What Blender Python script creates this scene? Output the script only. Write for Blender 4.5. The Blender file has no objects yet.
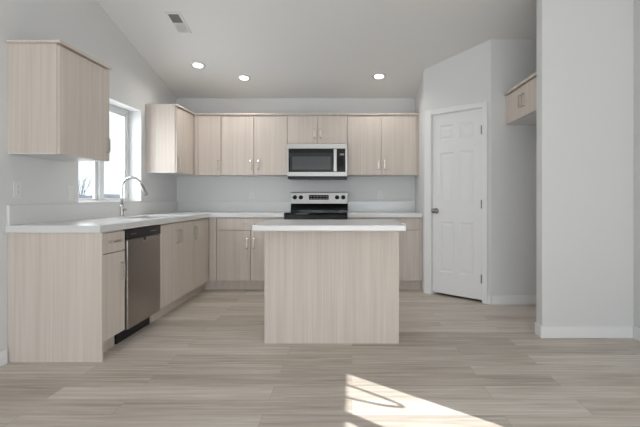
import bpy, bmesh, math, random
from mathutils import Vector, Matrix

C = bpy.context.scene
COL = C.collection
random.seed(7)

# ---------------------------------------------------------------- camera
cam_d = bpy.data.cameras.new('camera')
cam_d.sensor_width = 36.0
cam_d.lens = 458.0 / 640.0 * 36.0
cam_d.shift_x = -0.05
cam_d.shift_y = -0.025
cam_d.clip_end = 1000
cam = bpy.data.objects.new('camera', cam_d)
COL.objects.link(cam)
cam.location = (0, 0, 1.10)
cam.rotation_euler = (math.radians(90), 0, 0)
C.camera = cam

# ---------------------------------------------------------------- view / world / sun / added fill lamps
C.view_settings.view_transform = 'Standard'
C.view_settings.look = 'None'
C.view_settings.gamma = 1.0
C.view_settings.use_curve_mapping = False
C.view_settings.exposure = 0.30

SKY_STRENGTH = 1.15
SUN_STRENGTH = 7.5
REAR_POWER = 126.0
SIDE_POWER = 40.0
SINKWIN_POWER = 17.0
CAN_POWER = 3.2

w = bpy.data.worlds.new('sky')
C.world = w
w.use_nodes = True
nt = w.node_tree
for n in list(nt.nodes):
    nt.nodes.remove(n)
tc = nt.nodes.new('ShaderNodeTexCoord')
sp = nt.nodes.new('ShaderNodeSeparateXYZ')
cr = nt.nodes.new('ShaderNodeValToRGB')
cr.color_ramp.elements[0].position = 0.0
cr.color_ramp.elements[0].color = (0.80, 0.88, 0.97, 1)
cr.color_ramp.elements[1].position = 0.22
cr.color_ramp.elements[1].color = (0.92, 0.96, 1.0, 1)
bg = nt.nodes.new('ShaderNodeBackground')
bg.inputs['Strength'].default_value = SKY_STRENGTH
wo = nt.nodes.new('ShaderNodeOutputWorld')
nt.links.new(tc.outputs['Generated'], sp.inputs[0])
nt.links.new(sp.outputs['Z'], cr.inputs[0])
nt.links.new(cr.outputs[0], bg.inputs['Color'])
nt.links.new(bg.outputs[0], wo.inputs['Surface'])

sun_d = bpy.data.lights.new('sun', 'SUN')
sun_d.energy = SUN_STRENGTH
sun_d.angle = math.radians(0.35)
sun_d.color = (1.0, 0.975, 0.95)
sun = bpy.data.objects.new('sun', sun_d)
COL.objects.link(sun)
SUN_DIR = Vector((-0.754, 0.657, -0.647)).normalized()
sun.rotation_euler = SUN_DIR.to_track_quat('-Z', 'Y').to_euler()
sun.location = (6, -4, 7)


def area(name, loc, direction, sx, sy, power, color):
    d = bpy.data.lights.new(name, 'AREA')
    d.shape = 'RECTANGLE'
    d.size = sx
    d.size_y = sy
    d.energy = power
    d.color = color
    o = bpy.data.objects.new(name, d)
    COL.objects.link(o)
    o.location = loc
    o.rotation_euler = Vector(direction).to_track_quat('-Z', 'Z').to_euler()
    return o


# added fill lamps boosting daylight at rear wall, right side and sink window
area('fill_rear', (-0.05, -5.25, 1.05), (0, 1, 0.0), 3.7, 1.9, REAR_POWER, (0.90, 0.945, 1.0))
area('fill_side', (2.60, -0.45, 1.15), (-1, 0, 0), 2.4, 1.9, SIDE_POWER, (0.88, 0.93, 1.0))
area('fill_sink_window', (-2.62, 4.43, 1.56), (1, 0, -0.1), 1.1, 0.95, SINKWIN_POWER, (0.92, 0.96, 1.0))

# ---------------------------------------------------------------- materials


def newmat(name):
    m = bpy.data.materials.new(name)
    m.use_nodes = True
    b = m.node_tree.nodes['Principled BSDF']
    return m, m.node_tree, b


def plain(name, col, rough=0.5, metal=0.0, spec=0.5, coat=0.0):
    m, t, b = newmat(name)
    b.inputs['Base Color'].default_value = (*col, 1)
    b.inputs['Roughness'].default_value = rough
    b.inputs['Metallic'].default_value = metal
    b.inputs['Specular IOR Level'].default_value = spec
    b.inputs['Coat Weight'].default_value = coat
    return m


def painted(name, col, rough=0.6, bump=0.05, scale=180, spec=0.3):
    m, t, b = newmat(name)
    b.inputs['Base Color'].default_value = (*col, 1)
    b.inputs['Roughness'].default_value = rough
    b.inputs['Specular IOR Level'].default_value = spec
    g = t.nodes.new('ShaderNodeNewGeometry')
    n = t.nodes.new('ShaderNodeTexNoise')
    n.inputs['Scale'].default_value = scale
    n.inputs['Detail'].default_value = 2
    bp = t.nodes.new('ShaderNodeBump')
    bp.inputs['Strength'].default_value = bump
    bp.inputs['Distance'].default_value = 0.002
    t.links.new(g.outputs['Position'], n.inputs['Vector'])
    t.links.new(n.outputs['Fac'], bp.inputs['Height'])
    t.links.new(bp.outputs['Normal'], b.inputs['Normal'])
    return m


def ash(name, c0, c1, horizontal=False):
    """vertical fine-grained wood laminate"""
    m, t, b = newmat(name)
    g = t.nodes.new('ShaderNodeNewGeometry')

    def grain(sx, sz, detail):
        mp = t.nodes.new('ShaderNodeMapping')
        mp.inputs['Scale'].default_value = (sz, sx, sx) if horizontal else (sx, sx, sz)
        n = t.nodes.new('ShaderNodeTexNoise')
        n.inputs['Scale'].default_value = 1.0
        n.inputs['Detail'].default_value = detail
        n.inputs['Roughness'].default_value = 0.55
        t.links.new(g.outputs['Position'], mp.inputs['Vector'])
        t.links.new(mp.outputs[0], n.inputs['Vector'])
        return n
    fine = grain(95, 1.6, 2)
    broad = grain(26, 0.6, 2)
    mix = t.nodes.new('ShaderNodeMath')
    mix.operation = 'MULTIPLY_ADD'
    mix.inputs[1].default_value = 0.55
    ad = t.nodes.new('ShaderNodeMath')
    ad.operation = 'MULTIPLY'
    ad.inputs[1].default_value = 0.45
    t.links.new(broad.outputs['Fac'], ad.inputs[0])
    t.links.new(fine.outputs['Fac'], mix.inputs[0])
    t.links.new(ad.outputs[0], mix.inputs[2])
    r = t.nodes.new('ShaderNodeValToRGB')
    r.color_ramp.elements[0].position = 0.32
    r.color_ramp.elements[0].color = (*c0, 1)
    r.color_ramp.elements[1].position = 0.68
    r.color_ramp.elements[1].color = (*c1, 1)
    t.links.new(mix.outputs[0], r.inputs[0])
    t.links.new(r.outputs[0], b.inputs['Base Color'])
    b.inputs['Roughness'].default_value = 0.5
    b.inputs['Specular IOR Level'].default_value = 0.3
    return m


def plank_floor():
    m, t, b = newmat('plank_floor')
    g = t.nodes.new('ShaderNodeNewGeometry')
    br = t.nodes.new('ShaderNodeTexBrick')
    br.offset = 0.37
    br.offset_frequency = 2
    br.squash = 1.0
    br.inputs['Scale'].default_value = 1.0
    br.inputs['Brick Width'].default_value = 1.22
    br.inputs['Row Height'].default_value = 0.178
    br.inputs['Mortar Size'].default_value = 0.0012
    br.inputs['Mortar Smooth'].default_value = 0.3
    br.inputs['Bias'].default_value = 0.0
    br.inputs['Color1'].default_value = (0, 0, 0, 1)
    br.inputs['Color2'].default_value = (1, 1, 1, 1)
    br.inputs['Mortar'].default_value = (0.1, 0.1, 0.1, 1)
    t.links.new(g.outputs['Position'], br.inputs['Vector'])
    # offset the grain of each plank by its random value
    sc = t.nodes.new('ShaderNodeVectorMath')
    sc.operation = 'SCALE'
    sc.inputs['Scale'].default_value = 7.0
    t.links.new(br.outputs['Color'], sc.inputs[0])
    av = t.nodes.new('ShaderNodeVectorMath')
    av.operation = 'ADD'
    t.links.new(g.outputs['Position'], av.inputs[0])
    t.links.new(sc.outputs[0], av.inputs[1])

    def grain(sx, sy, detail, dist=0.0):
        mp = t.nodes.new('ShaderNodeMapping')
        mp.inputs['Scale'].default_value = (sx, sy, 1)
        n = t.nodes.new('ShaderNodeTexNoise')
        n.inputs['Scale'].default_value = 1.0
        n.inputs['Detail'].default_value = detail
        n.inputs['Roughness'].default_value = 0.6
        n.inputs['Distortion'].default_value = dist
        t.links.new(av.outputs[0], mp.inputs['Vector'])
        t.links.new(mp.outputs[0], n.inputs['Vector'])
        return n
    g1 = grain(1.6, 30, 5, 0.6)
    g2 = grain(4.0, 120, 3)

    def mul(a, k):
        x = t.nodes.new('ShaderNodeMath')
        x.operation = 'MULTIPLY'
        x.inputs[1].default_value = k
        t.links.new(a, x.inputs[0])
        return x.outputs[0]

    def add(a, c):
        x = t.nodes.new('ShaderNodeMath')
        x.operation = 'ADD'
        t.links.new(a, x.inputs[0])
        t.links.new(c, x.inputs[1])
        return x.outputs[0]
    sepc = t.nodes.new('ShaderNodeSeparateColor')
    t.links.new(br.outputs['Color'], sepc.inputs[0])
    v = add(add(mul(sepc.outputs[0], 0.15), mul(g1.outputs['Fac'], 0.59)), mul(g2.outputs['Fac'], 0.26))
    r = t.nodes.new('ShaderNodeValToRGB')
    e = r.color_ramp.elements
    e[0].position = 0.30
    e[0].color = (0.37, 0.314, 0.262, 1)
    e[1].position = 0.70
    e[1].color = (0.78, 0.73, 0.665, 1)
    mid = e.new(0.5)
    mid.color = (0.60, 0.536, 0.47, 1)
    t.links.new(v, r.inputs[0])
    mixm = t.nodes.new('ShaderNodeMix')
    mixm.data_type = 'RGBA'
    t.links.new(mul(br.outputs['Fac'], 0.35), mixm.inputs['Factor'])
    t.links.new(r.outputs[0], mixm.inputs['A'])
    mixm.inputs['B'].default_value = (0.16, 0.13, 0.11, 1)
    t.links.new(mixm.outputs['Result'], b.inputs['Base Color'])
    b.inputs['Roughness'].default_value = 0.45
    b.inputs['Specular IOR Level'].default_value = 0.35
    bp = t.nodes.new('ShaderNodeBump')
    bp.inputs['Strength'].default_value = 0.12
    bp.inputs['Distance'].default_value = 0.002
    t.links.new(v, bp.inputs['Height'])
    t.links.new(bp.outputs['Normal'], b.inputs['Normal'])
    return m


def brushed(name, col, rough, axis_scale):
    m, t, b = newmat(name)
    g = t.nodes.new('ShaderNodeNewGeometry')
    mp = t.nodes.new('ShaderNodeMapping')
    mp.inputs['Scale'].default_value = axis_scale
    n = t.nodes.new('ShaderNodeTexNoise')
    n.inputs['Scale'].default_value = 1.0
    n.inputs['Detail'].default_value = 2
    t.links.new(g.outputs['Position'], mp.inputs['Vector'])
    t.links.new(mp.outputs[0], n.inputs['Vector'])
    mr = t.nodes.new('ShaderNodeMapRange')
    mr.inputs['To Min'].default_value = rough - 0.06
    mr.inputs['To Max'].default_value = rough + 0.06
    t.links.new(n.outputs['Fac'], mr.inputs[0])
    t.links.new(mr.outputs[0], b.inputs['Roughness'])
    b.inputs['Base Color'].default_value = (*col, 1)
    b.inputs['Metallic'].default_value = 1.0
    return m


def thin_glass(name):
    m, t, b = newmat(name)
    t.nodes.remove(b)
    tr = t.nodes.new('ShaderNodeBsdfTransparent')
    tr.inputs['Color'].default_value = (0.97, 0.98, 0.98, 1)
    gl = t.nodes.new('ShaderNodeBsdfGlossy')
    gl.inputs['Roughness'].default_value = 0.02
    lw = t.nodes.new('ShaderNodeLayerWeight')
    lw.inputs['Blend'].default_value = 0.5
    pw = t.nodes.new('ShaderNodeMath')
    pw.operation = 'POWER'
    pw.inputs[1].default_value = 5.0
    fr = t.nodes.new('ShaderNodeMath')
    fr.operation = 'MULTIPLY_ADD'
    fr.inputs[1].default_value = 0.9
    fr.inputs[2].default_value = 0.03
    t.links.new(lw.outputs['Facing'], pw.inputs[0])
    t.links.new(pw.outputs[0], fr.inputs[0])
    mx = t.nodes.new('ShaderNodeMixShader')
    t.links.new(fr.outputs[0], mx.inputs[0])
    t.links.new(tr.outputs[0], mx.inputs[1])
    t.links.new(gl.outputs[0], mx.inputs[2])
    t.links.new(mx.outputs[0], t.nodes['Material Output'].inputs['Surface'])
    return m


def emit(name, col, strength):
    m, t, b = newmat(name)
    b.inputs['Base Color'].default_value = (0.9, 0.9, 0.9, 1)
    b.inputs['Emission Color'].default_value = (*col, 1)
    b.inputs['Emission Strength'].default_value = strength
    return m


def quartz():
    m, t, b = newmat('white_quartz')
    g = t.nodes.new('ShaderNodeNewGeometry')
    n = t.nodes.new('ShaderNodeTexNoise')
    n.inputs['Scale'].default_value = 55
    n.inputs['Detail'].default_value = 4
    r = t.nodes.new('ShaderNodeValToRGB')
    r.color_ramp.elements[0].color = (0.74, 0.74, 0.73, 1)
    r.color_ramp.elements[1].color = (0.77, 0.77, 0.76, 1)
    t.links.new(g.outputs['Position'], n.inputs['Vector'])
    t.links.new(n.outputs['Fac'], r.inputs[0])
    t.links.new(r.outputs[0], b.inputs['Base Color'])
    b.inputs['Roughness'].default_value = 0.22
    b.inputs['Specular IOR Level'].default_value = 0.5
    return m


M = {
    'wall': painted('wall_paint', (0.75, 0.75, 0.745)),
    'ceiling': painted('ceiling_paint', (0.82, 0.815, 0.80), 0.75, 0.08, 120, 0.2),
    'trim': painted('trim_paint', (0.86, 0.86, 0.86), 0.4, 0.01, 60, 0.4),
    'door': painted('door_paint', (0.84, 0.84, 0.845), 0.42, 0.01, 60, 0.4),
    'ash': ash('light_ash_laminate', (0.612, 0.537, 0.472), (0.728, 0.648, 0.586)),
    'ash_in': plain('cabinet_interior_white', (0.74, 0.74, 0.73), 0.5),
    'floor': plank_floor(),
    'quartz': quartz(),
    'nickel': plain('brushed_nickel', (0.56, 0.54, 0.50), 0.38, 1.0),
    'nickel_dark': plain('satin_nickel_dark', (0.33, 0.32, 0.30), 0.3, 1.0),
    'chrome': plain('chrome', (0.60, 0.60, 0.60), 0.18, 1.0),
    'steel': brushed('stainless_steel', (0.40, 0.375, 0.35), 0.30, (400, 400, 3)),
    'steel_h': brushed('stainless_steel_light', (0.42, 0.41, 0.395), 0.40, (3, 3, 400)),
    'black': plain('black_plastic', (0.012, 0.012, 0.013), 0.32, 0.0, 0.25),
    'black_glass': plain('black_glass', (0.008, 0.008, 0.009), 0.08, 0.0, 0.2, 0.0),
    'smoke': plain('smoked_window', (0.085, 0.09, 0.09), 0.2, 0.0, 0.2),
    'smoke_dark': plain('smoked_border', (0.03, 0.031, 0.032), 0.2, 0.0, 0.2),
    'vinyl': plain('white_vinyl', (0.80, 0.81, 0.82), 0.35),
    'plastic': plain('white_plastic', (0.79, 0.79, 0.78), 0.35),
    'slot': plain('dark_slot', (0.05, 0.05, 0.05), 0.6),
    'glass': thin_glass('window_glass'),
    'lamp': emit('lamp_diffuser', (1.0, 0.98, 0.94), 3.0),
    'display': plain('display_legend', (0.25, 0.26, 0.27), 0.4),
    'vent_dark': plain('vent_throat_shade', (0.09, 0.09, 0.09), 0.7),  # dark tone stands for shade inside the vent
    'ground': painted('pale_winter_ground', (0.19, 0.20, 0.21), 0.9, 0.3, 3, 0.1),
    'bark': painted('hazy_bark', (0.12, 0.13, 0.15), 0.9, 0.3, 30, 0.1),  # bark with the bluish haze of distance mixed into its colour
    'hill': painted('hazy_scrub', (0.17, 0.19, 0.22), 0.95, 0.3, 1, 0.1),  # distance haze is part of this scrub colour
    'shadow_loop': plain('grey_shadow_loop', (0.35, 0.35, 0.35), 0.7),  # for the unseen loop added to shape a floor shadow
}

# ---------------------------------------------------------------- builders
W = {}


class MB:
    """collects shapes in world space (optionally through a transform) and links ONE mesh"""

    def __init__(self, T=None):
        self.bm = bmesh.new()
        self.T = T or Matrix.Identity(4)

    def v(self, p):
        return self.bm.verts.new(self.T @ Vector(p))

    def box(self, a, b):
        x0, x1 = sorted((a[0], b[0]))
        y0, y1 = sorted((a[1], b[1]))
        z0, z1 = sorted((a[2], b[2]))
        vs = [self.v(p) for p in ((x0, y0, z0), (x1, y0, z0), (x1, y1, z0), (x0, y1, z0),
                                  (x0, y0, z1), (x1, y0, z1), (x1, y1, z1), (x0, y1, z1))]
        for f in ((0, 3, 2, 1), (4, 5, 6, 7), (0, 1, 5, 4), (1, 2, 6, 5), (2, 3, 7, 6), (3, 0, 4, 7)):
            self.bm.faces.new([vs[i] for i in f])
        return self

    def prism(self, pts, axis, c0, c1):
        """pts: 2D outline in the two other axes (cyclic order), extruded along axis"""
        def mk(p, c):
            q = [p[0], p[1]]
            q.insert(axis, c)
            return self.v(q)
        A = [mk(p, c0) for p in pts]
        B = [mk(p, c1) for p in pts]
        n = len(pts)
        self.bm.faces.new(A)
        self.bm.faces.new(B[::-1])
        for i in range(n):
            self.bm.faces.new([A[i], A[(i + 1) % n], B[(i + 1) % n], B[i]])
        return self

    def cells(self, xs, ys, filled, z0, z1):
        """slab made of grid cells, only its outer faces"""
        nx, ny = len(xs), len(ys)
        lo, hi = {}, {}
        F = set(filled)

        def g(d, i, j, z):
            if (i, j) not in d:
                d[(i, j)] = self.v((xs[i], ys[j], z))
            return d[(i, j)]
        for (i, j) in F:
            q = ((i, j), (i + 1, j), (i + 1, j + 1), (i, j + 1))
            self.bm.faces.new([g(hi, a, b, z1) for a, b in q])
            self.bm.faces.new([g(lo, a, b, z0) for a, b in q[::-1]])
            for (di, dj, a, b) in ((0, -1, q[0], q[1]), (1, 0, q[1], q[2]), (0, 1, q[2], q[3]), (-1, 0, q[3], q[0])):
                if (i + di, j + dj) not in F:
                    self.bm.faces.new([g(lo, *a, z0), g(lo, *b, z0), g(hi, *b, z1), g(hi, *a, z1)])
        return self

    def tube(self, pts, r, seg=10, caps=True):
        pts = [Vector(p) for p in pts]
        rs = r if isinstance(r, (list, tuple)) else [r] * len(pts)
        rings = []
        up = None
        for i, p in enumerate(pts):
            if i == 0:
                d = pts[1] - p
            elif i == len(pts) - 1:
                d = p - pts[i - 1]
            else:
                d = (pts[i + 1] - p).normalized() + (p - pts[i - 1]).normalized()
            d.normalize()
            if up is None:
                up = Vector((0, 0, 1)) if abs(d.z) < 0.9 else Vector((1, 0, 0))
            s = d.cross(up)
            s.normalize()
            u = s.cross(d)
            up = u
            rings.append([self.v(p + (s * math.cos(2 * math.pi * k / seg) + u * math.sin(2 * math.pi * k / seg)) * rs[i]) for k in range(seg)])
        for A, B in zip(rings, rings[1:]):
            for k in range(seg):
                self.bm.faces.new([A[k], A[(k + 1) % seg], B[(k + 1) % seg], B[k]])
        if caps:
            self.bm.faces.new(rings[0][::-1])
            self.bm.faces.new(rings[-1])
        return self

    def lathe(self, origin, axis, prof, seg=32):
        """prof: list of (radius, distance along axis)"""
        o = Vector(origin)
        d = Vector(axis).normalized()
        a = d.orthogonal().normalized()
        b = d.cross(a)
        rings = []
        for r, h in prof:
            if r < 1e-6:
                rings.append([self.v(o + d * h)])
            else:
                rings.append([self.v(o + d * h + (a * math.cos(2 * math.pi * k / seg) + b * math.sin(2 * math.pi * k / seg)) * r) for k in range(seg)])
        for A, B in zip(rings, rings[1:]):
            for k in range(seg):
                k2 = (k + 1) % seg
                if len(A) == 1 and len(B) > 1:
                    self.bm.faces.new([A[0], B[k], B[k2]])
                elif len(B) == 1 and len(A) > 1:
                    self.bm.faces.new([A[k], A[k2], B[0]])
                elif len(A) > 1:
                    self.bm.faces.new([A[k], A[k2], B[k2], B[k]])
        return self

    def build(self, name, mat, parent=None, bevel=0.0, smooth=False, seg=2):
        bmesh.ops.recalc_face_normals(self.bm, faces=self.bm.faces)
        me = bpy.data.meshes.new(name)
        if parent is not None:
            bmesh.ops.transform(self.bm, matrix=W[parent].inverted(), verts=self.bm.verts)
        self.bm.to_mesh(me)
        self.bm.free()
        if smooth:
            for p in me.polygons:
                p.use_smooth = True
        me.materials.append(mat)
        o = bpy.data.objects.new(name, me)
        COL.objects.link(o)
        if parent is not None:
            o.parent = parent
            W[o] = W[parent].copy()
        else:
            W[o] = Matrix.Identity(4)
        if bevel > 0:
            b = o.modifiers.new('bevel', 'BEVEL')
            b.width = bevel
            b.segments = seg
            b.limit_method = 'ANGLE'
            b.angle_limit = math.radians(40)
        return o


def tag(o, label=None, cat=None, group=None, kind=None):
    if label:
        o['label'] = label
    if cat:
        o['category'] = cat
    if group:
        o['group'] = group
    if kind:
        o['kind'] = kind
    return o


def thing(name, loc, label, cat, group=None, T=None, kind=None):
    o = bpy.data.objects.new(name, None)
    o.empty_display_size = 0.05
    COL.objects.link(o)
    mw = T.copy() if T is not None else Matrix.Translation(loc)
    o.matrix_world = mw
    o.location = mw.to_translation()
    o.rotation_euler = mw.to_euler()
    W[o] = mw
    return tag(o, label, cat, group, kind)


def struct(o, label, cat):
    return tag(o, label, cat, kind='structure')


# ---------------------------------------------------------------- dimensions
XW = -2.30           # left wall
YB = 6.01            # back wall
XK = 0.828           # short right wall beside the kitchen run
YK = 5.30           # where the angled pantry wall starts
XP, YP = 1.4286, 4.707   # where it ends
XR = 2.208            # right wall
YREAR = -5.0
SL = 0.25
ZB = 2.40
YRIDGE = 0.5


def zc(y):
    return ZB + SL * (YB - y) if y >= YRIDGE else ZB + SL * (YB - YRIDGE) - SL * (YRIDGE - y)


# ---------------------------------------------------------------- setting
f = MB().box((-2.9, YREAR - 0.3, -0.12), (XR + 0.75, YB + 0.3, 0.0)).build('floor', M['floor'])
struct(f, 'greige wood plank floor running across the kitchen', 'floor')

cl = MB().prism([(YB + 0.15, zc(YB + 0.15)), (YRIDGE, zc(YRIDGE)), (YREAR - 0.15, zc(YREAR - 0.15)),
                 (YREAR - 0.15, zc(YREAR - 0.15) + 0.15), (YRIDGE, zc(YRIDGE) + 0.15), (YB + 0.15, zc(YB + 0.15) + 0.15)], 0,
                XW - 0.2, XR + 0.2).build('ceiling', M['ceiling'])
struct(cl, 'sloping pale grey vaulted ceiling', 'ceiling')

# left wall with the sink window opening
WY0, WY1, WZ0, WZ1 = 3.85, 4.995, 1.05, 2.042


def side_wall(mb, x0, x1, y0, y1, z0=0.0):
    """piece of a side wall from z0 up to the ceiling"""
    pts = [(y0, z0), (y1, z0), (y1, zc(y1))]
    if y0 < YRIDGE < y1:
        pts.append((YRIDGE, zc(YRIDGE)))
    pts.append((y0, zc(y0)))
    mb.prism(pts, 0, x0, x1)


mb = MB()
side_wall(mb, XW - 0.19, XW, YREAR - 0.15, WY0)
side_wall(mb, XW - 0.19, XW, WY1, YB + 0.15)
mb.box((XW - 0.19, WY0, 0), (XW, WY1, WZ0))
side_wall(mb, XW - 0.19, XW, WY0, WY1, WZ1)
struct(mb.build('wall_left', M['wall']), 'pale grey left wall with the sink window', 'wall')

o = MB().box((XW, YB, 0), (XR + 0.15, YB + 0.15, zc(YB))).build('wall_back', M['wall'])
struct(o, 'pale grey back wall behind the range', 'wall')

# kitchen side of pantry, angled pantry wall, fridge alcove, stub wall, right wall
o = MB().prism([(XK, YB), (XK, YK), (XK + 0.11, YK + 0.045), (XK + 0.11, YB)], 2, 0, 2.6).build('wall_pantry_side', M['wall'])
struct(o, 'short pale grey wall at the right end of the kitchen run', 'wall')

ang = math.atan2(YP - YK, XP - XK)
LP = math.hypot(XP - XK, YP - YK)
TP = Matrix.Translation((XK, YK, 0)) @ Matrix.Rotation(ang, 4, 'Z')   # local x along wall, local -y is towards the room
D0, D1, DH = 0.108, 0.756, 2.045
DT = 0.11
mb = MB(TP)
mb.box((0.0, 0, 0), (D0, DT, 2.9))
mb.box((D1, 0, 0), (LP, DT, 2.9))
mb.box((D0, 0, DH), (D1, DT, 2.9))
struct(mb.build('wall_pantry_front', M['wall']), 'angled pale grey wall around the pantry door', 'wall')

o = MB().prism([(XP, YP), (XR, YP), (XR, YP + 0.11), (XP + 0.045, YP + 0.11)], 2, 0, zc(YP)).build('wall_alcove', M['wall'])
struct(o, 'pale grey wall at the far side of the fridge alcove', 'wall')

YS0, YS1, XS = 3.586, 3.70, 1.488
mb = MB()
side_wall(mb, XS, XR, YS0, YS1)
struct(mb.build('wall_stub', M['wall'], bevel=0.006), 'pale grey stub wall in front of the fridge alcove', 'wall')

# right wall with the glazed side opening (behind the viewer)
GY0, GY1, GZ0, GZ1 = -1.75, 0.912, 0.06, 2.048
mb = MB()
side_wall(mb, XR, XR + 0.15, YREAR - 0.15, GY0)
side_wall(mb, XR, XR + 0.15, GY1, YB + 0.15)
side_wall(mb, XR, XR + 0.15, GY0, GY1, GZ1)
mb.box((XR, GY0, 0), (XR + 0.15, GY1, GZ0))
struct(mb.build('wall_right', M['wall']), 'pale grey right wall', 'wall')

# rear wall with a wide glazed opening
RX0, RX1, RZ1 = -1.95, 1.85, 2.05
mb = MB()
zr = zc(YREAR)
mb.box((XW, YREAR - 0.15, 0), (RX0, YREAR, zr))
mb.box((RX1, YREAR - 0.15, 0), (XR, YREAR, zr))
mb.box((RX0, YREAR - 0.15, RZ1), (RX1, YREAR, zr))
struct(mb.build('wall_rear', M['wall']), 'pale grey rear wall with wide glazed doors', 'wall')

# ---- windows
wt = thing('window_1', (XW - 0.16, (WY0 + WY1) / 2, WZ0), 'white sliding window above the sink', 'window', kind='structure')
XG0, XG1 = XW - 0.19, XW - 0.135
mb = MB()
fw = 0.042
fb = 0.024
mb.box((XG0, WY0, WZ0), (XG1, WY1, WZ0 + fb)).box((XG0, WY0, WZ1 - fw), (XG1, WY1, WZ1))
mb.box((XG0, WY0, WZ0 + fb), (XG1, WY0 + fw, WZ1 - fw)).box((XG0, WY1 - fw, WZ0 + fb), (XG1, WY1, WZ1 - fw))
mb.build('window_frame', M['vinyl'], wt, 0.003)
ym = (WY0 + WY1) / 2
for y0, y1, xo, sa, sb in ((WY0 + fw, ym + 0.048, 0.010, 0.034, 0.078), (ym + 0.012, WY1 - fw, 0.034, 0.078, 0.034)):
    sw, sl = 0.034, 0.018
    x0, x1 = XG0 + xo - 0.008, XG0 + xo + 0.014
    z0, z1 = WZ0 + fb, WZ1 - fw
    mb = MB().box((x0, y0, z0), (x1, y1, z0 + sl)).box((x0, y0, z1 - sw), (x1, y1, z1))
    mb.box((x0, y0, z0 + sl), (x1, y0 + sa, z1 - sw)).box((x0, y1 - sb, z0 + sl), (x1, y1, z1 - sw))
    s = mb.build('sash', M['vinyl'], wt, 0.003)
    MB().box((x0 + 0.009, y0 + sa, z0 + sl), (x0 + 0.012, y1 - sb, z1 - sw)).build('pane', M['glass'], s)
mb = MB().box((XG1, WY0 + 0.001, WZ0), (XW + 0.012, WY1 - 0.001, WZ0 + 0.012))
mb.build('window_sill', M['quartz'], wt, 0.002)


def glazing(name, label, u0, u1, z0, z1, P, mull):
    """fixed glazing: P maps (u, d, z) to world, d through the wall"""
    t = thing(name, P(0.5 * (u0 + u1), 0, z0), label, 'window', kind='structure')
    fr = 0.03
    mb = MB()
    mb.box(P(u0, 0.03, z0), P(u1, 0.08, z0 + fr)).box(P(u0, 0.03, z1 - fr), P(u1, 0.08, z1))
    mb.box(P(u0, 0.03, z0 + fr), P(u0 + fr, 0.08, z1 - fr)).box(P(u1 - fr, 0.03, z0 + fr), P(u1, 0.08, z1 - fr))
    for m_ in mull:
        mb.box(P(m_ - 0.032, 0.03, z0 + fr), P(m_ + 0.032, 0.08, z1 - fr))
    mb.build('window_frame', M['vinyl'], t)
    es = [u0 + fr] + [q for m_ in mull for q in (m_ - 0.032, m_ + 0.032)] + [u1 - fr]
    for a, b in zip(es[0::2], es[1::2]):
        MB().box(P(a, 0.053, z0 + fr), P(b, 0.056, z1 - fr)).build('pane', M['glass'], t)
    return t


glazing('window_2', 'white framed glazed opening in the right wall', GY0, GY1, GZ0, GZ1,
        lambda u, d, z: (XR + d, u, z), [-1.2, -0.5, 0.306])
glazing('window_3', 'white framed glazed doors in the rear wall', RX0, RX1, 0.0, RZ1,
        lambda u, d, z: (u, YREAR - d, z), [-0.68, 0.58])

# ---- pantry door
LFY = 0.006     # leaf face set back from the wall face
dt = thing('door_1', None, 'white six panel pantry door in the angled wall', 'door',
           T=TP @ Matrix.Translation(((D0 + D1) / 2, 0, 0)), kind='structure')
lx0, lx1, lz0, lz1 = D0 + 0.012, D1 - 0.012, 0.028, DH - 0.012
# leaf with recessed panels: grid of cells extruded back, panels sunk
px = [lx0, lx0 + 0.105, lx0 + 0.275, lx1 - 0.275, lx1 - 0.105, lx1]
pz = [lz0, 0.27, 0.83, 1.03, 1.60, 1.74, 1.905, lz1]
mb = MB(TP)
bm = mb.bm
panels = {(1, 1), (3, 1), (1, 3), (3, 3), (1, 5), (3, 5)}
grid = {}


def gv(i, j):
    if (i, j) not in grid:
        grid[(i, j)] = mb.v((px[i], LFY, pz[j]))
    return grid[(i, j)]


for i in range(5):
    for j in range(7):
        c = [gv(i, j), gv(i + 1, j), gv(i + 1, j + 1), gv(i, j + 1)]
        if (i, j) not in panels:
            bm.faces.new(c)
        else:
            prev = c
            for ins, dep in ((0.010, 0.006), (0.022, 0.006), (0.045, 0.002)):
                q = [mb.v((px[i] + ins, LFY + dep, pz[j] + ins)), mb.v((px[i + 1] - ins, LFY + dep, pz[j] + ins)),
                     mb.v((px[i + 1] - ins, LFY + dep, pz[j + 1] - ins)), mb.v((px[i] + ins, LFY + dep, pz[j + 1] - ins))]
                for k in range(4):
                    bm.faces.new([prev[k], prev[(k + 1) % 4], q[(k + 1) % 4], q[k]])
                prev = q
            bm.faces.new(prev)
back = [mb.v(p) for p in ((lx0, LFY + 0.035, lz0), (lx1, LFY + 0.035, lz0), (lx1, LFY + 0.035, lz1), (lx0, LFY + 0.035, lz1))]
bm.faces.new(back)
bot = [gv(i, 0) for i in range(6)]
top = [gv(i, 7) for i in range(6)]
lef = [gv(0, j) for j in range(8)]
rig = [gv(5, j) for j in range(8)]
bm.faces.new(bot + [back[1], back[0]])
bm.faces.new(top + [back[2], back[3]])
bm.faces.new(lef + [back[3], back[0]])
bm.faces.new(rig + [back[2], back[1]])
leaf = mb.build('door_leaf', M['door'], dt)
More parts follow.
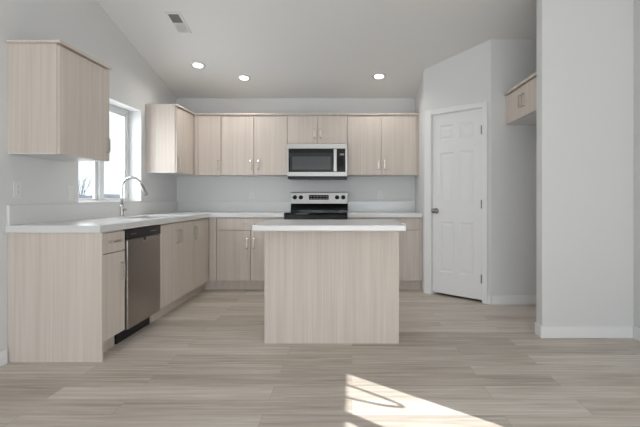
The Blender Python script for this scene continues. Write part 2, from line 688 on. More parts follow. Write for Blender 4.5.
# jambs + casing
mb = MB(TP)
mb.box((D0, 0, 0), (D0 + 0.010, DT, DH)).box((D1 - 0.010, 0, 0), (D1, DT, DH)).box((D0 + 0.010, 0, DH - 0.010), (D1 - 0.010, DT, DH))
mb.build('door_jamb', M['trim'], dt)
cw = 0.060
mb = MB(TP)
for (a, b) in ((D0 - cw - 0.026, D0 + 0.006), (D1 - 0.006, D1 + cw - 0.006)):
    mb.box((a, -0.016, 0), (b, 0, DH - 0.006 + cw))
mb.box((D0 + 0.006, -0.016, DH - 0.006), (D1 - 0.006, 0, DH - 0.006 + cw))
mb.build('casing', M['trim'], dt, 0.004)
mb = MB(TP)
kx, kz = lx0 + 0.052, 0.95
mb.lathe((kx, LFY, kz), (0, -1, 0), [(0, 0), (0.032, 0), (0.032, 0.006), (0.026, 0.010), (0.012, 0.012), (0.011, 0.034),
                                      (0.022, 0.040), (0.028, 0.050), (0.028, 0.058), (0.022, 0.066), (0, 0.068)], 28)
tag(mb.build('door_knob', M['nickel_dark'], dt, smooth=True), 'satin nickel round knob')
for hz in (0.25, 1.03, 1.805):
    mb = MB(TP)
    mb.tube([(lx1 - 0.004, LFY - 0.011, hz - 0.045), (lx1 - 0.004, LFY - 0.011, hz + 0.045)], 0.0085, 10)
    mb.box((lx1 - 0.010, LFY - 0.006, hz - 0.044), (lx1 - 0.002, LFY + 0.001, hz + 0.044))
    tag(mb.build('hinge', M['nickel_dark'], dt), 'dark metal butt hinge')

# ---- baseboards
BH = 0.096


def base(name, pts, label):
    """pts: list of (outline, ) boxes"""
    mb = MB()
    for a, b in pts:
        mb.box((*a, 0), (*b, BH))
    return struct(mb.build(name, M['trim'], bevel=0.005), label, 'baseboard')


base('baseboard_left', [((XW, YREAR), (XW + 0.020, 3.035))], 'white baseboard along the left wall before the cabinets')
base('baseboard_alcove', [((XP + 0.006, YP - 0.014), (XR - 0.001, YP))], 'white baseboard along the far fridge alcove wall')
base('baseboard_stub', [((XS - 0.014, YS0 - 0.014), (XR - 0.014, YS0)), ((XS - 0.014, YS0), (XS, YS1))],
     'white baseboard wrapping the stub wall end')
base('baseboard_right', [((XR - 0.014, GY1 + 0.1), (XR, YS0))], 'white baseboard along the right wall')
mb = MB(TP)
mb.box((D1 + cw - 0.004, -0.014, 0), (LP + 0.004, 0, BH))
struct(mb.build('baseboard_pantry', M['trim'], bevel=0.004), 'short white baseboard beside the pantry door', 'baseboard')

# ---------------------------------------------------------------- cabinets


def P_left(u, d, z):
    return (XW + d, u, z)


def P_back(u, d, z):
    return (u, YB - d, z)


def P_fridge(u, d, z):
    return (XR - d, u, z)


YI0 = 3.449


def P_island(u, d, z):
    return (u, YI0 + d, z)


TH = 0.019


def handle(P, u, d, z, vertical, parent, L=0.128, mat=None, label=None):
    h = L / 2
    hw_ = 0.0065

    def Q(a, s_, o_):
        return P(u + s_, d + o_, z + a) if vertical else P(u + a, d + o_, z + s_)
    mb = MB()
    # one flat bar bent back to the door at both ends
    prof = [(-h, 0.0), (-h, 0.022), (-h + 0.010, 0.030), (h - 0.010, 0.030), (h, 0.022), (h, 0.0),
            (h - 0.008, 0.0), (h - 0.008, 0.018), (h - 0.013, 0.023), (-h + 0.013, 0.023), (-h + 0.008, 0.018), (-h + 0.008, 0.0)]
    A = [mb.v(Q(a, -hw_, o_)) for a, o_ in prof]
    B = [mb.v(Q(a, hw_, o_)) for a, o_ in prof]
    n_ = len(prof)
    for i in range(n_):
        mb.bm.faces.new([A[i], A[(i + 1) % n_], B[(i + 1) % n_], B[i]])
    for V in (A, B):
        for i in range(5):
            mb.bm.faces.new([V[i], V[i + 1], V[10 - i], V[11 - i]])
    o = mb.build('handle', mat or M['nickel'], parent)
    tag(o, label or 'brushed nickel bow handle')
    return o


def door_slab(name, P, u0, u1, d, z0, z1, parent, g=0.003):
    return MB().box(P(u0 + g, d - TH, z0), P(u1 - g, d, z1)).build(name, M['ash'], parent, 0.0012)


def carcass(P, u0, u1, d, z0, z1, parent, bottom_white=False):
    b = MB().box(P(u0, 0.001, z0), P(u1, d - TH, z1)).build('body', M['ash'], parent)
    return b


UZ0, UZ1, CR = 1.378, 2.122, 0.019
UD = 0.345     # upper depth incl. door


def upper(name, label, P, u0, u1, doors, z0=UZ0, z1=UZ1, depth=UD, group='wall cabinets', hl=0.118, cat='cabinet', hz=None, fill=None):
    """doors: list of (u0, u1, handle_u or None)"""
    t = thing(name, P((u0 + u1) / 2, depth / 2, z0), label, cat, group)
    mb = MB().box(P(u0, 0.001, z0 + 0.006), P(u1, depth - TH, z1))
    mb.build('body', M['ash'], t)
    MB().box(P(u0, 0.001, z0), P(u1, depth - TH, z0 + 0.006)).build('underside', M['ash_in'], t)
    for a, b, hu in doors:
        dr = door_slab('door', P, a, b, depth, z0 + 0.002, z1 - 0.013, t)
        if hu is not None:
            zz = hz if hz is not None else z0 + 0.045 + hl / 2 + 0.02
            handle(P, hu, depth, zz, True, dr, hl)
    for a, b in (fill or []):
        MB().box(P(a, depth - TH, z0), P(b, depth - 0.004, z1)).build('filler_strip', M['ash'], t)
    return t


G_UP = 'wall cabinets'
# near upper on left wall
t = upper('wall_cabinet', 'lone wall cabinet left of the window above the counter end', P_left, 3.060, 3.695,
          [(3.063, 3.695, 3.645)], z0=1.391, z1=2.130)
MB().box(P_left(3.042, 0.001, 2.130), P_left(3.708, UD + 0.016, 2.130 + CR)).build('crown', M['ash'], t, 0.002)
# far upper on the left wall in the corner
upper('wall_cabinet', 'corner wall cabinet right of the window facing the room sideways', P_left, 5.108, YB - 0.001,
      [(5.111, YB - UD - 0.004, 5.155)])
# back wall row
xc = XW + UD
upper('wall_cabinet', 'narrow single door wall cabinet beside the corner on the back wall', P_back, xc + 0.001, -1.62,
      [(-1.905, -1.62, -1.655)], fill=[(xc + 0.002, -1.908)])
upper('wall_cabinet', 'two door wall cabinet left of the microwave on the back wall', P_back, -1.619, -0.800,
      [(-1.619, -1.214, -1.250), (-1.214, -0.800, -1.162)])
upper('wall_cabinet', 'short two door wall cabinet directly above the microwave', P_back, -0.799, -0.056,
      [(-0.799, -0.428, -0.468), (-0.428, -0.056, -0.390)], z0=1.759, hz=1.890)
upper('wall_cabinet', 'two door wall cabinet right of the microwave on the back wall', P_back, -0.055, XK - 0.002,
      [(-0.055, 0.363, 0.328), (0.363, 0.797, 0.402)], fill=[(0.800, XK - 0.004)])
# crown over the corner and the back row
mb = MB()
xs = [XW + 0.001, XW + UD + 0.014, XK - 0.001]
ys = [5.092, YB - UD - 0.014, YB - 0.001]
mb.cells(xs, ys, [(0, 0), (0, 1), (1, 1)], UZ1, UZ1 + CR)
tag(mb.build('cabinet_crown', M['ash'], bevel=0.002), 'flat wood crown strip along the tops of the back wall cabinets', 'crown')
# over the fridge alcove
FD = 0.633
t = upper('wall_cabinet', 'small wall cabinet high up in the fridge alcove on the right', P_fridge, YS1 + 0.02, YP - 0.001,
          [(YS1 + 0.022, 4.225, 4.190), (4.225, YP - 0.045, 4.260)], z0=1.845, z1=2.143, depth=FD, hl=0.118, hz=1.995,
          fill=[(YP - 0.043, YP - 0.001)])
MB().box(P_fridge(YS1 + 0.02, 0.001, 2.143), P_fridge(YP - 0.001, FD + 0.016, 2.167)).build('crown', M['ash'], t, 0.002)

# ---- base cabinets
BZ0, BZ1, ZD = 0.118, 0.866, 0.716
BDP = 0.615


def base_cab(label, P, u0, u1, doors, drawers, depth=BDP, toe=True, group='base cabinets', fill=None, toe_u=None, z1=BZ1, hollow=None, toe_extra=None):
    t = thing('base_cabinet', P((u0 + u1) / 2, depth / 2, 0), label, 'cabinet', group)
    if hollow:
        # open-topped carcass around the sink bowl
        mb = MB()
        mb.box(P(u0, 0.001, BZ0), P(u1, depth - TH, hollow))
        mb.box(P(u0, 0.001, hollow), P(u0 + 0.016, depth - TH, z1)).box(P(u1 - 0.016, 0.001, hollow), P(u1, depth - TH, z1))
        mb.box(P(u0 + 0.016, depth - TH - 0.016, hollow), P(u1 - 0.016, depth - TH, z1))
        mb.build('body', M['ash'], t)
    else:
        MB().box(P(u0, 0.001, BZ0), P(u1, depth - TH, z1)).build('body', M['ash'], t)
    ta, tb = toe_u or (u0, u1)
    mb = MB().box(P(ta, 0.05, 0.0), P(tb, depth - 0.08, BZ0))
    if toe_extra:
        mb.box(*toe_extra)
    mb.build('toe_kick', M['ash'], t)
    for a, b, hu in doors:
        z1d = ZD - 0.007 if drawers else z1 - 0.012
        d_ = door_slab('door', P, a, b, depth, BZ0 + 0.003, z1d, t)
        if hu is not None:
            handle(P, hu, depth, z1d - (0.146 if drawers else 0.128), True, d_)
    for a, b in drawers:
        d_ = door_slab('drawer', P, a, b, depth, ZD, z1 - 0.012, t)
        handle(P, (a + b) / 2, depth, (ZD + z1 - 0.012) / 2 + 0.006, False, d_)
    for a, b in (fill or []):
        MB().box(P(a, depth - TH, BZ0), P(b, depth - 0.002, z1)).build('filler_strip', M['ash'], t)
    return t


Y0 = 3.056
t = base_cab('narrow base cabinet with one drawer at the counter end', P_left, Y0 + 0.02, 3.402,
             [(Y0 + 0.02, 3.400, 3.345)], [(Y0 + 0.02, 3.400)])
MB().box(P_left(Y0, 0.001, 0), P_left(Y0 + 0.02, BDP + 0.016, BZ1)).build('end_panel', M['ash'], t, 0.001)
base_cab('sink base cabinet with two tall doors right of the dishwasher', P_left, 4.012, 4.857,
         [(4.012, 4.435, 4.400), (4.435, 4.857, 4.470)], [], hollow=0.66)
base_cab('corner base cabinet with one tall door in the left run', P_left, 4.858, YB - 0.001,
         [(4.858, YB - BDP - 0.006, 4.905)], [], toe_u=(4.858, YB - BDP + 0.08), toe_extra=((XW + BDP - 0.08, YB - BDP + 0.08, 0), (XW + BDP, YB - 0.06, BZ0)))
xf = XW + BDP
base_cab('base cabinet with wide drawer and two doors left of the range', P_back, xf + 0.001, -0.797,
         [(-1.597, -1.195, -1.235), (-1.195, -0.799, -1.155)], [(-1.597, -0.799)], fill=[(xf + 0.002, -1.600)],
         toe_u=(xf + 0.001, -0.797))
base_cab('base cabinet with drawer and two doors right of the range', P_back, -0.050, XK - 0.001,
         [(-0.048, 0.373, 0.333), (0.373, 0.796, 0.413)], [(-0.048, 0.373), (0.373, 0.796)], fill=[(0.799, XK - 0.003)])

# ---- island
IBZ = 0.876
IX0, IX1, YI1 = -0.660, 0.354, 3.845
t = thing('kitchen_island', ((IX0 + IX1) / 2, (YI0 + YI1) / 2, 0), 'light wood kitchen island with plain panelled back in the middle of the floor', 'island')
MB().box((IX0 + 0.019, YI0 + 0.012, BZ0), (IX1 - 0.019, YI1 - TH, IBZ)).build('body', M['ash'], t)
MB().box((IX0 + 0.019, YI0 + 0.012, 0), (IX1 - 0.019, YI1 - 0.09, BZ0)).build('toe_kick', M['ash'], t)
MB().box((IX0 + 0.012, YI0, 0), (IX1 - 0.012, YI0 + 0.012, IBZ)).build('back_panel', M['ash'], t, 0.001)
MB().box((IX0, YI0 + 0.0025, 0), (IX0 + 0.0115, YI1 - TH, IBZ)).build('side_panel', M['ash'], t, 0.001)
MB().box((IX1 - 0.0115, YI0 + 0.0025, 0), (IX1, YI1 - TH, IBZ)).build('side_panel', M['ash'], t, 0.001)
xm = (IX0 + IX1) / 2
for a, b, hu in ((IX0, xm, xm - 0.04), (xm, IX1, xm + 0.04)):
    d_ = door_slab('door', P_island, a, b, YI1 - YI0, BZ0 + 0.003, ZD - 0.003, t)
    handle(P_island, hu, YI1 - YI0, 0.56, True, d_)
    d_ = door_slab('drawer', P_island, a, b, YI1 - YI0, ZD, IBZ - 0.012, t)
    handle(P_island, (a + b) / 2, YI1 - YI0, 0.79, False, d_)

# ---- worktops
CT = 0.914
SX0, SX1, SY0, SY1 = -2.135, -1.765, 4.08, 4.79
t = thing('worktop', (XW + 0.3, 4.5, BZ1), 'long L shaped white worktop with the sink along the left wall', 'worktop')
XFc = -1.672
YFc = 5.37
xs = [XW + 0.001, SX0, SX1, XFc, -0.797]
ys = [3.036, SY0, SY1, YFc, YB - 0.001]
fill = [(i, j) for i in range(3) for j in range(4) if (i, j) != (1, 1)] + [(3, 3)]
MB().cells(xs, ys, fill, BZ1, CT).build('slab', M['quartz'], t, 0.003)
SPZ = 1.049
o = MB().box((XW + 0.001, 3.045, CT), (XW + 0.021, YB - 0.001, SPZ)).box((XW + 0.021, YB - 0.021, CT), (-0.797, YB - 0.001, SPZ)).build('backsplash', M['quartz'], None, 0.002)
tag(o, 'low white backsplash running along the left wall and round to the range', 'backsplash')

t = thing('worktop', (0.4, 5.7, BZ1), 'short white worktop right of the range against the pantry wall', 'worktop')
MB().box((-0.050, YFc, BZ1), (XK - 0.001, YB - 0.001, CT)).build('slab', M['quartz'], t, 0.003)
o = MB().box((-0.050, YB - 0.021, CT), (XK - 0.001, YB - 0.001, SPZ)).build('backsplash', M['quartz'], None, 0.002)
tag(o, 'short low white backsplash right of the range', 'backsplash')

o = MB().box((-0.668, 3.062, IBZ), (0.362, 3.872, CT)).build('worktop', M['quartz'], bevel=0.005, seg=3)
tag(o, 'white island worktop overhanging the panelled island', 'worktop')

# ---- sink
t = thing('sink', ((SX0 + SX1) / 2, (SY0 + SY1) / 2, 0.67), 'undermount steel sink set in the left worktop below the window', 'sink')
mb = MB()
i0, i1, j0, j1 = SX0 + 0.004, SX1 - 0.004, SY0 + 0.004, SY1 - 0.004
zt, zb = BZ1 - 0.001, 0.68
ring = lambda e, z: [mb.v(p) for p in ((i0 + e, j0 + e, z), (i1 - e, j0 + e, z), (i1 - e, j1 - e, z), (i0 + e, j1 - e, z))]
loops = [ring(-0.028, zt - 0.004), ring(-0.028, zt), ring(0, zt), ring(0.012, zb + 0.02), ring(0.035, zb), ]
out = [ring(-0.004, zt - 0.004), ring(0.008, zb + 0.016), ring(0.03, zb - 0.005)]
seq = out[::-1] + loops
for A, B in zip(seq, seq[1:]):
    for k in range(4):
        mb.bm.faces.new([A[k], A[(k + 1) % 4], B[(k + 1) % 4], B[k]])
mb.bm.faces.new(seq[0])
mb.bm.faces.new(seq[-1])
mb.build('bowl', M['steel_h'], t)
MB().lathe(((SX0 + SX1) / 2, (SY0 + SY1) / 2, zb), (0, 0, 1), [(0.0, 0.004), (0.03, 0.004), (0.045, 0.006), (0.056, 0.003), (0.056, 0.0)], 24).build('drain', M['chrome'], t, smooth=True)

# ---- faucet
FX, FY = -2.195, 4.37
t = thing('faucet', (FX, FY, CT), 'tall gooseneck faucet behind the sink in front of the window', 'faucet')
MB().lathe((FX, FY, CT), (0, 0, 1), [(0, 0), (0.027, 0), (0.027, 0.006), (0.021, 0.012), (0.0195, 0.02), (0.0195, 0.105), (0.015, 0.115), (0, 0.115)], 24).build('base', M['chrome'], t, smooth=True)
pts = [(FX, FY, CT + 0.11), (FX, FY, 1.10), (FX, FY, 1.185)]
R = 0.096
cx, cz = FX + R, 1.194
for k in range(1, 13):
    a = math.pi - k * math.radians(163) / 12
    pts.append((cx + R * math.cos(a), FY, cz + R * math.sin(a)))
MB().tube(pts, 0.0115, 14).build('spout', M['chrome'], t, smooth=True)
e = Vector(pts[-1])
dr = (Vector(pts[-1]) - Vector(pts[-2])).normalized()
MB().lathe(e - dr * 0.004, dr, [(0, 0), (0.0135, 0), (0.0145, 0.01), (0.0165, 0.085), (0.0175, 0.108), (0.015, 0.114), (0, 0.114)], 20).build('spray_head', M['nickel_dark'], t, smooth=True)
MB().tube([(FX + 0.017, FY, CT + 0.068), (FX + 0.038, FY, CT + 0.069), (FX + 0.046, FY - 0.010, CT + 0.071), (FX + 0.052, FY - 0.075, CT + 0.085)], [0.013, 0.012, 0.008, 0.005], 12).build('lever', M['chrome'], t, smooth=True)

# ---- dishwasher
t = thing('dishwasher', (XW + 0.3, 3.705, 0), 'stainless steel dishwasher under the left worktop', 'dishwasher')
MB().box(P_left(3.405, 0.02, 0.10), P_left(4.008, 0.57, BZ1 - 0.004)).build('tub', M['black'], t)
MB().box(P_left(3.43, 0.08, 0.0), P_left(3.99, 0.535, 0.10)).build('toe_plate', M['black'], t)
dz = 0.782
mb = MB()
mb.prism([(XW + 0.57, 0.112), (XW + 0.625, 0.112), (XW + 0.625, dz), (XW + 0.57, dz)], 1, 3.418, 4.004)
dd = mb.build('door', M['steel'], t, 0.004)
MB().box(P_left(3.406, 0.57, dz + 0.003), P_left(4.007, 0.627, BZ1 - 0.006)).build('control_panel', M['black'], t, 0.004)
MB().prism([(3.655, dz - 0.001), (3.745, dz - 0.001), (3.735, dz - 0.030), (3.715, dz - 0.040), (3.685, dz - 0.040), (3.665, dz - 0.030)], 0, XW + 0.6252, XW + 0.628).build('pocket_handle', M['chrome'], dd)
MB().prism([(3.672, dz - 0.002), (3.728, dz - 0.002), (3.720, dz - 0.026), (3.680, dz - 0.026)], 0, XW + 0.628, XW + 0.6292).build('pocket_recess', M['slot'], dd)
for k in range(7):
    y = 3.47 + 0.032 * k if k < 3 else 3.80 + 0.032 * (k - 3)
    MB().box(P_left(y, 0.627, 0.818), P_left(y + 0.018, 0.6278, 0.826)).build('button', M['display'], t)

# ---- microwave
mx0, mx1, mz0, mz1 = -0.795, -0.057, 1.336, 1.757
MD = 0.405
t = thing('microwave', ((mx0 + mx1) / 2, YB - 0.2, mz0), 'stainless over the range microwave hung below the short cabinet', 'microwave')
MB().box(P_back(mx0 + 0.006, 0.002, mz0 + 0.02), P_back(mx1 - 0.006, MD - 0.03, mz1)).build('body', M['black'], t)
MB().box(P_back(mx0 + 0.008, 0.03, mz0 - 0.008), P_back(mx1 - 0.008, MD - 0.012, mz0 + 0.03)).build('vent_base', M['black'], t)
MB().box(P_back(mx0, MD - 0.03, mz1 - 0.058), P_back(mx1, MD, mz1)).build('top_trim', M['steel_h'], t, 0.002)
MB().box(P_back(mx0, MD - 0.03, mz0 + 0.024), P_back(mx1, MD, mz0 + 0.077)).build('bottom_trim', M['steel_h'], t, 0.002)
MB().box(P_back(mx0, MD - 0.03, mz0 + 0.077), P_back(mx0 + 0.018, MD, mz1 - 0.058)).build('side_trim', M['steel_h'], t)
MB().box(P_back(mx1 - 0.024, MD - 0.03, mz0 + 0.077), P_back(mx1, MD, mz1 - 0.058)).build('side_trim', M['steel_h'], t)
xh0, xh1 = mx0 + 0.572, mx0 + 0.610
dd = MB().box(P_back(mx0 + 0.018, MD - 0.03, mz0 + 0.077), P_back(xh0 - 0.004, MD - 0.002, mz1 - 0.058)).build('door', M['black_glass'], t)
MB().box(P_back(mx0 + 0.038, MD - 0.002, mz0 + 0.092), P_back(xh0 - 0.014, MD - 0.0012, mz1 - 0.11)).build('window_border', M['smoke_dark'], dd)
MB().box(P_back(mx0 + 0.064, MD - 0.0012, mz0 + 0.108), P_back(xh0 - 0.040, MD - 0.0004, mz1 - 0.155)).build('window', M['smoke'], dd)
hb = MB().box(P_back(xh0 + 0.004, MD - 0.002, mz0 + 0.10), P_back(xh1 - 0.006, MD + 0.028, mz0 + 0.12)).box(
    P_back(xh0 + 0.004, MD - 0.002, mz1 - 0.10), P_back(xh1 - 0.006, MD + 0.028, mz1 - 0.08))
hb.box(P_back(xh0, MD + 0.022, mz0 + 0.082), P_back(xh1, MD + 0.036, mz1 - 0.066))
hb.build('handle', M['steel_h'], t, 0.003)
cp = MB().box(P_back(xh0 - 0.003, MD - 0.03, mz0 + 0.077), P_back(mx1 - 0.024, MD - 0.002, mz1 - 0.058)).build('control_panel', M['black_glass'], t)
MB().box(P_back(mx1 - 0.092, MD - 0.002, mz1 - 0.140), P_back(mx1 - 0.040, MD - 0.001, mz1 - 0.118)).build('display', M['display'], cp)
for r_ in range(4):
    for c_ in range(3):
        x = mx1 - 0.090 + c_ * 0.019
        z = mz0 + 0.105 + r_ * 0.028
        MB().box(P_back(x, MD - 0.002, z), P_back(x + 0.010, MD - 0.0014, z + 0.006)).build('button', M['smoke_dark'], cp)

# ---- range
rx0, rx1 = -0.792, -0.055
RD = 0.655
t = thing('range', ((rx0 + rx1) / 2, YB - 0.33, 0), 'freestanding electric range with steel backguard against the back wall', 'range')
MB().box(P_back(rx0 + 0.004, 0.025, 0.05), P_back(rx1 - 0.004, RD - 0.05, 0.895)).build('body', M['black'], t)
MB().box(P_back(rx0 + 0.03, 0.05, 0.0), P_back(rx1 - 0.03, RD - 0.09, 0.05)).build('plinth', M['black'], t)
ck = MB().box(P_back(rx0, 0.09, 0.895), P_back(rx1, RD, 0.922)).build('cooktop', M['black_glass'], t, 0.006)
for bx_, by_, rr in ((-0.60, 0.24, 0.075), (-0.25, 0.24, 0.075), (-0.60, 0.50, 0.10), (-0.25, 0.50, 0.085)):
    MB().lathe((bx_, YB - by_, 0.922), (0, 0, 1), [(rr, 0), (rr, 0.0006), (rr - 0.004, 0.0006), (rr - 0.004, 0)], 36).build('burner_ring', M['smoke'], ck)
MB().box(P_back(rx0, RD - 0.05, 0.828), P_back(rx1, RD - 0.004, 0.895)).build('front_rail', M['black'], t, 0.004)
od = MB().box(P_back(rx0 + 0.003, RD - 0.05, 0.26), P_back(rx1 - 0.003, RD - 0.008, 0.825)).build('oven_door', M['steel_h'], t, 0.004)
MB().box(P_back(rx0 + 0.09, RD - 0.008, 0.36), P_back(rx1 - 0.09, RD - 0.006, 0.70)).build('oven_window', M['black_glass'], od)
oh = MB().tube([P_back(rx0 + 0.05, RD + 0.04, 0.79), P_back(rx1 - 0.05, RD + 0.04, 0.79)], 0.012, 12)
for x in (rx0 + 0.09, rx1 - 0.09):
    oh.tube([P_back(x, RD - 0.01, 0.79), P_back(x, RD + 0.04, 0.79)], 0.009, 10)
oh.build('oven_handle', M['steel_h'], od, smooth=True)
MB().box(P_back(rx0 + 0.003, RD - 0.05, 0.07), P_back(rx1 - 0.003, RD - 0.008, 0.25)).build('storage_drawer', M['steel_h'], t, 0.004)
# backguard: sloped black lower part and steel control panel
mb = MB()
mb.prism([(YB - 0.115, 0.922), (YB - 0.115, 0.94), (YB - 0.075, 1.022), (YB - 0.025, 1.022), (YB - 0.025, 0.922)], 0, rx0 + 0.002, rx1 - 0.002)
bg_ = mb.build('backguard', M['black_glass'], t)
mb = MB()
mb.prism([(YB - 0.085, 1.020), (YB - 0.070, 1.165), (YB - 0.060, 1.172), (YB - 0.025, 1.172), (YB - 0.025, 1.020)], 0, rx0, rx1)
cp = mb.build('control_panel', M['steel_h'], t, 0.003)
SLP = Vector((0, -0.145, -0.015)).normalized()     # outward normal of the sloped control face


def on_face(x, s, out=0.0):
    """point on control face: s = 0 at the bottom, 1 at the top"""
    return Vector((x, YB - 0.085 + 0.015 * s, 1.020 + 0.145 * s)) + SLP * out


for x in (rx0 + 0.052, rx0 + 0.130, rx1 - 0.138, rx1 - 0.058):
    MB().lathe(on_face(x, 0.56), SLP, [(0, 0), (0.028, 0), (0.028, 0.004), (0.022, 0.006), (0.020, 0.024), (0.016, 0.027), (0, 0.027)], 24).build('knob', M['black'], cp, smooth=True)
mb = MB()
xa, xb = rx0 + 0.235, rx0 + 0.490
q = [on_face(xa, 0.36, 0.0), on_face(xb, 0.36, 0.0), on_face(xb, 0.78, 0.0), on_face(xa, 0.78, 0.0)]
A = [mb.v(p) for p in q]
B = [mb.v(p + SLP * 0.002) for p in q]
mb.bm.faces.new(A)
mb.bm.faces.new(B)
for k in range(4):
    mb.bm.faces.new([A[k], A[(k + 1) % 4], B[(k + 1) % 4], B[k]])
ds = mb.build('display', M['black_glass'], cp)
for k in range(6):
    xk = xa + 0.018 + k * 0.040
    for s0 in (0.45, 0.62):
        mb = MB()
        q = [on_face(xk, s0, 0.002), on_face(xk + 0.022, s0, 0.002), on_face(xk + 0.022, s0 + 0.05, 0.002), on_face(xk, s0 + 0.05, 0.002)]
        A = [mb.v(p) for p in q]
        B = [mb.v(p + SLP * 0.0008) for p in q]
        mb.bm.faces.new(A)
        mb.bm.faces.new(B)
        for kk in range(4):
            mb.bm.faces.new([A[kk], A[(kk + 1) % 4], B[(kk + 1) % 4], B[kk]])
        mb.build('button', M['display'], ds)

# ---- outlets and switches


def plate(label, P, u, z, kind, group=None):
    t = thing('wall_outlet' if kind == 'outlet' else 'light_switch', P(u, 0, z), label, 'outlet' if kind == 'outlet' else 'switch', group)
    MB().box(P(u - 0.036, 0.0, z - 0.058), P(u + 0.036, 0.006, z + 0.058)).build('cover_plate', M['plastic'], t, 0.003)
    if kind == 'outlet':
        f_ = MB().box(P(u - 0.017, 0.006, z - 0.034), P(u + 0.017, 0.0085, z + 0.034)).build('receptacle', M['plastic'], t, 0.001)
        for dz_ in (-0.017, 0.017):
            for du in (-0.006, 0.006):
                MB().box(P(u + du - 0.001, 0.0085, z + dz_ - 0.004), P(u + du + 0.001, 0.0088, z + dz_ + 0.004)).build('slot', M['slot'], f_)
    else:
        MB().box(P(u - 0.016, 0.006, z - 0.033), P(u + 0.016, 0.011, z + 0.033)).build('rocker', M['plastic'], t, 0.002)
    return t


plate('white wall outlet above the back worktop left of the range', P_back, -1.305, 1.128, 'outlet')
plate('white wall outlet above the back worktop right of the range', P_back, 0.375, 1.128, 'outlet')
plate('white wall outlet under the lone wall cabinet near the counter end', P_left, 3.145, 1.155, 'outlet')
plate('white light switch on the left wall just before the window', P_left, 3.735, 1.135, 'switch')

# ---- ceiling fixtures
ALPHA = math.atan(SL)


def ceil_T(x, y):
    return Matrix.Translation((x, y, zc(y))) @ Matrix.Rotation(-ALPHA, 4, 'X')


def make_can(x, y, label):
    T = ceil_T(x, y)
    t = thing('recessed_light', None, label, 'ceiling light', 'recessed ceiling lights', T=T)
    MB(T).lathe((0, 0, 0), (0, 0, -1), [(0.054, 0.0), (0.081, 0.0), (0.083, 0.003), (0.079, 0.008), (0.057, 0.010), (0.054, 0.006)], 40).build('trim_ring', M['plastic'], t, smooth=True)
    MB(T).lathe((0, 0, 0), (0, 0, -1), [(0.0, 0.0), (0.056, 0.0), (0.056, 0.006), (0.0, 0.007)], 40).build('diffuser', M['lamp'], t)
    ld = bpy.data.lights.new('downlight', 'SPOT')
    ld.energy = CAN_POWER * 4
    ld.spot_size = math.radians(150)
    ld.spot_blend = 0.8
    ld.shadow_soft_size = 0.05
    ld.color = (1.0, 0.95, 0.90)
    lo = bpy.data.objects.new('bulb_glow', ld)
    COL.objects.link(lo)
    lo.parent = t
    lo.location = (0, 0, -0.02)
    return t


can = make_can(-1.747, 5.196, 'leftmost recessed ceiling light nearest the sink wall')


def dup(root, T, label):
    r = root.copy()
    COL.objects.link(r)
    r.location = T.to_translation()
    r.rotation_euler = T.to_euler()
    r['label'] = label
    for ch in list(root.children):
        c = ch.copy()
        COL.objects.link(c)
        c.parent = r
    return r


for x, y, lb in ((-1.291, 5.474, 'recessed ceiling light in the middle, second from the sink wall'),
                 (0.3206, 5.439, 'rightmost recessed ceiling light nearest the pantry')):
    dup(can, ceil_T(x, y), lb)

T = ceil_T(-1.681, 4.44)
t = thing('air_vent', None, 'white rectangular ceiling vent with near louvres coloured for shade', 'vent', T=T)
hw, hl = 0.072, 0.165
mb = MB(T)
b_ = 0.022
mb.box((-hw, -hl, -0.008), (hw, -hl + b_, 0)).box((-hw, hl - b_, -0.008), (hw, hl, 0))
mb.box((-hw, -hl + b_, -0.008), (-hw + b_, hl - b_, 0)).box((hw - b_, -hl + b_, -0.008), (hw, hl - b_, 0))
mb.box((-hw + b_, -0.006, -0.008), (hw - b_, 0.006, 0))
mb.build('frame', M['plastic'], t, 0.002)
MB(T).box((-hw + b_, -hl + b_, -0.0015), (hw - b_, 0, 0)).build('throat', M['vent_dark'], t)  # flat sheet coloured dark for shade in the near throat
MB(T).box((-hw + b_, 0, -0.0015), (hw - b_, hl - b_, 0)).build('throat', M['plastic'], t)  # far throat coloured white so this half reads as lit
n = 8
for half, sgn in ((0, 1), (1, -1)):
    ya, yb = (-hl + b_, -0.006) if half == 0 else (0.006, hl - b_)
    for k in range(n):
        yy = ya + (k + 0.5) * (yb - ya) / n
        if half == 0:
            # near half: open blades, coloured dark like the throat for the shade between
            pr = [(yy - 0.006, -0.0018), (yy - 0.004, -0.0018), (yy - 0.001, -0.0075), (yy - 0.003, -0.0075)]
        else:
            pr = [(yy + 0.0088, -0.004), (yy + 0.0088, -0.003), (yy - 0.0088, -0.0068), (yy - 0.0088, -0.0078)]
        MB(T).prism(pr, 0, -hw + b_, hw - b_).build('louvre', M['plastic'] if half else M['nickel_dark'], t)  # dark metal colour paints shade on the near white blades

# ---- unseen loop added in the side opening to cast the curved floor shadow
xq = XR - 0.02
loop = [(0.775, 2.06), (0.768, 1.97), (0.757, 1.880), (0.762, 1.835), (0.762, 1.775), (0.757, 1.70), (0.754, 1.672), (0.744, 1.650),
        (0.724, 1.655), (0.702, 1.682), (0.662, 1.735), (0.628, 1.805), (0.598, 1.878), (0.565, 1.97), (0.54, 2.06)]
o = MB().tube([(xq, y, z) for y, z in loop], 0.011, 8).build('unseen_shadow_loop', M['shadow_loop'], smooth=True)
tag(o, 'unseen grey loop added in the glazed side opening for its floor shadow', 'shadow_loop')

# ---------------------------------------------------------------- outdoors beyond the sink window
g = MB().box((-400, -120, -0.55), (60, 600, -0.45)).build('ground', M['ground'])
struct(g, 'pale open ground outside the window', 'ground')

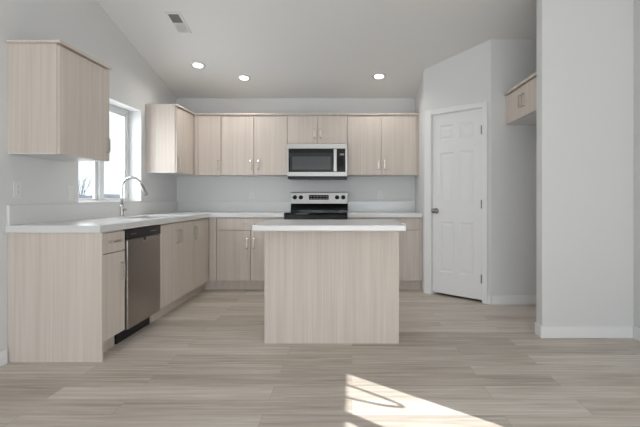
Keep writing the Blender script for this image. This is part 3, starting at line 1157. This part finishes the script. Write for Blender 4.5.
mb = MB()
pts = []
N = 60
for k in range(N + 1):
    a = k / N
    h = 2.6 + 1.4 * math.sin(a * 31) * math.sin(a * 13 + 1) + random.uniform(-0.5, 0.5)
    pts.append((-290 + a * 240, h))
pts = [(-290, -0.45)] + pts + [(-50, -0.45)]
mb.prism(pts, 1, 330, 340)
struct(mb.build('scrub_horizon', M['hill']), 'low scrub line tinted with blue distance haze on the horizon outside the window', 'horizon')  # outdoor horizon line, not a trim; blue haze mixed into its colour


def bare(mb, p, d, L, r, depth, spread):
    q = p + d * L
    mid = p + d * L * 0.5 + Vector((random.uniform(-1, 1), random.uniform(-1, 1), 0)) * L * 0.05
    mb.tube([p, mid, q], [r, r * 0.85, r * 0.65], 5)
    if depth == 0:
        return
    for k in range(3):
        nd = (d + Vector((random.uniform(-1, 1), random.uniform(-1, 1), random.uniform(-0.1, 0.5))) * spread).normalized()
        s = random.uniform(0.45, 1.0)
        bare(mb, p.lerp(q, s), nd, L * random.uniform(0.6, 0.8), r * 0.55, depth - 1, spread)


def plant(name, x, y, h, r, stems, depth, label, cat, group=None, spread=0.55, lean=0.35):
    t = thing(name, (x, y, -0.45), label, cat, group)
    mb = MB()
    for k in range(stems):
        d = Vector((random.uniform(-lean, lean), random.uniform(-lean, lean), 1)).normalized()
        if stems == 1:
            d = Vector((0, 0, 1))
        bare(mb, Vector((x + random.uniform(-0.1, 0.1) * (stems > 1), y, -0.45)), d, h * 0.42, r, depth, spread)
    mb.build('branches', M['bark'], t)
    return t


def ray(px_, Y):
    return (px_ - 352) / 458.0 * Y


plant('bare_tree', -16.55, 28, 3.4, 0.05, 1, 3, 'slim bare tree seen through the left pane of the sink window', 'tree', spread=0.22)
plant('bare_shrub', -20.1, 35, 1.9, 0.05, 16, 3, 'grey bare shrub right of the slim bare tree outside the window', 'shrub', 'bare shrubs outside', lean=0.7)
plant('bare_shrub', -21.4, 41, 1.9, 0.06, 16, 3, 'grey bare shrub seen through the right pane of the sink window', 'shrub', 'bare shrubs outside', lean=0.8)
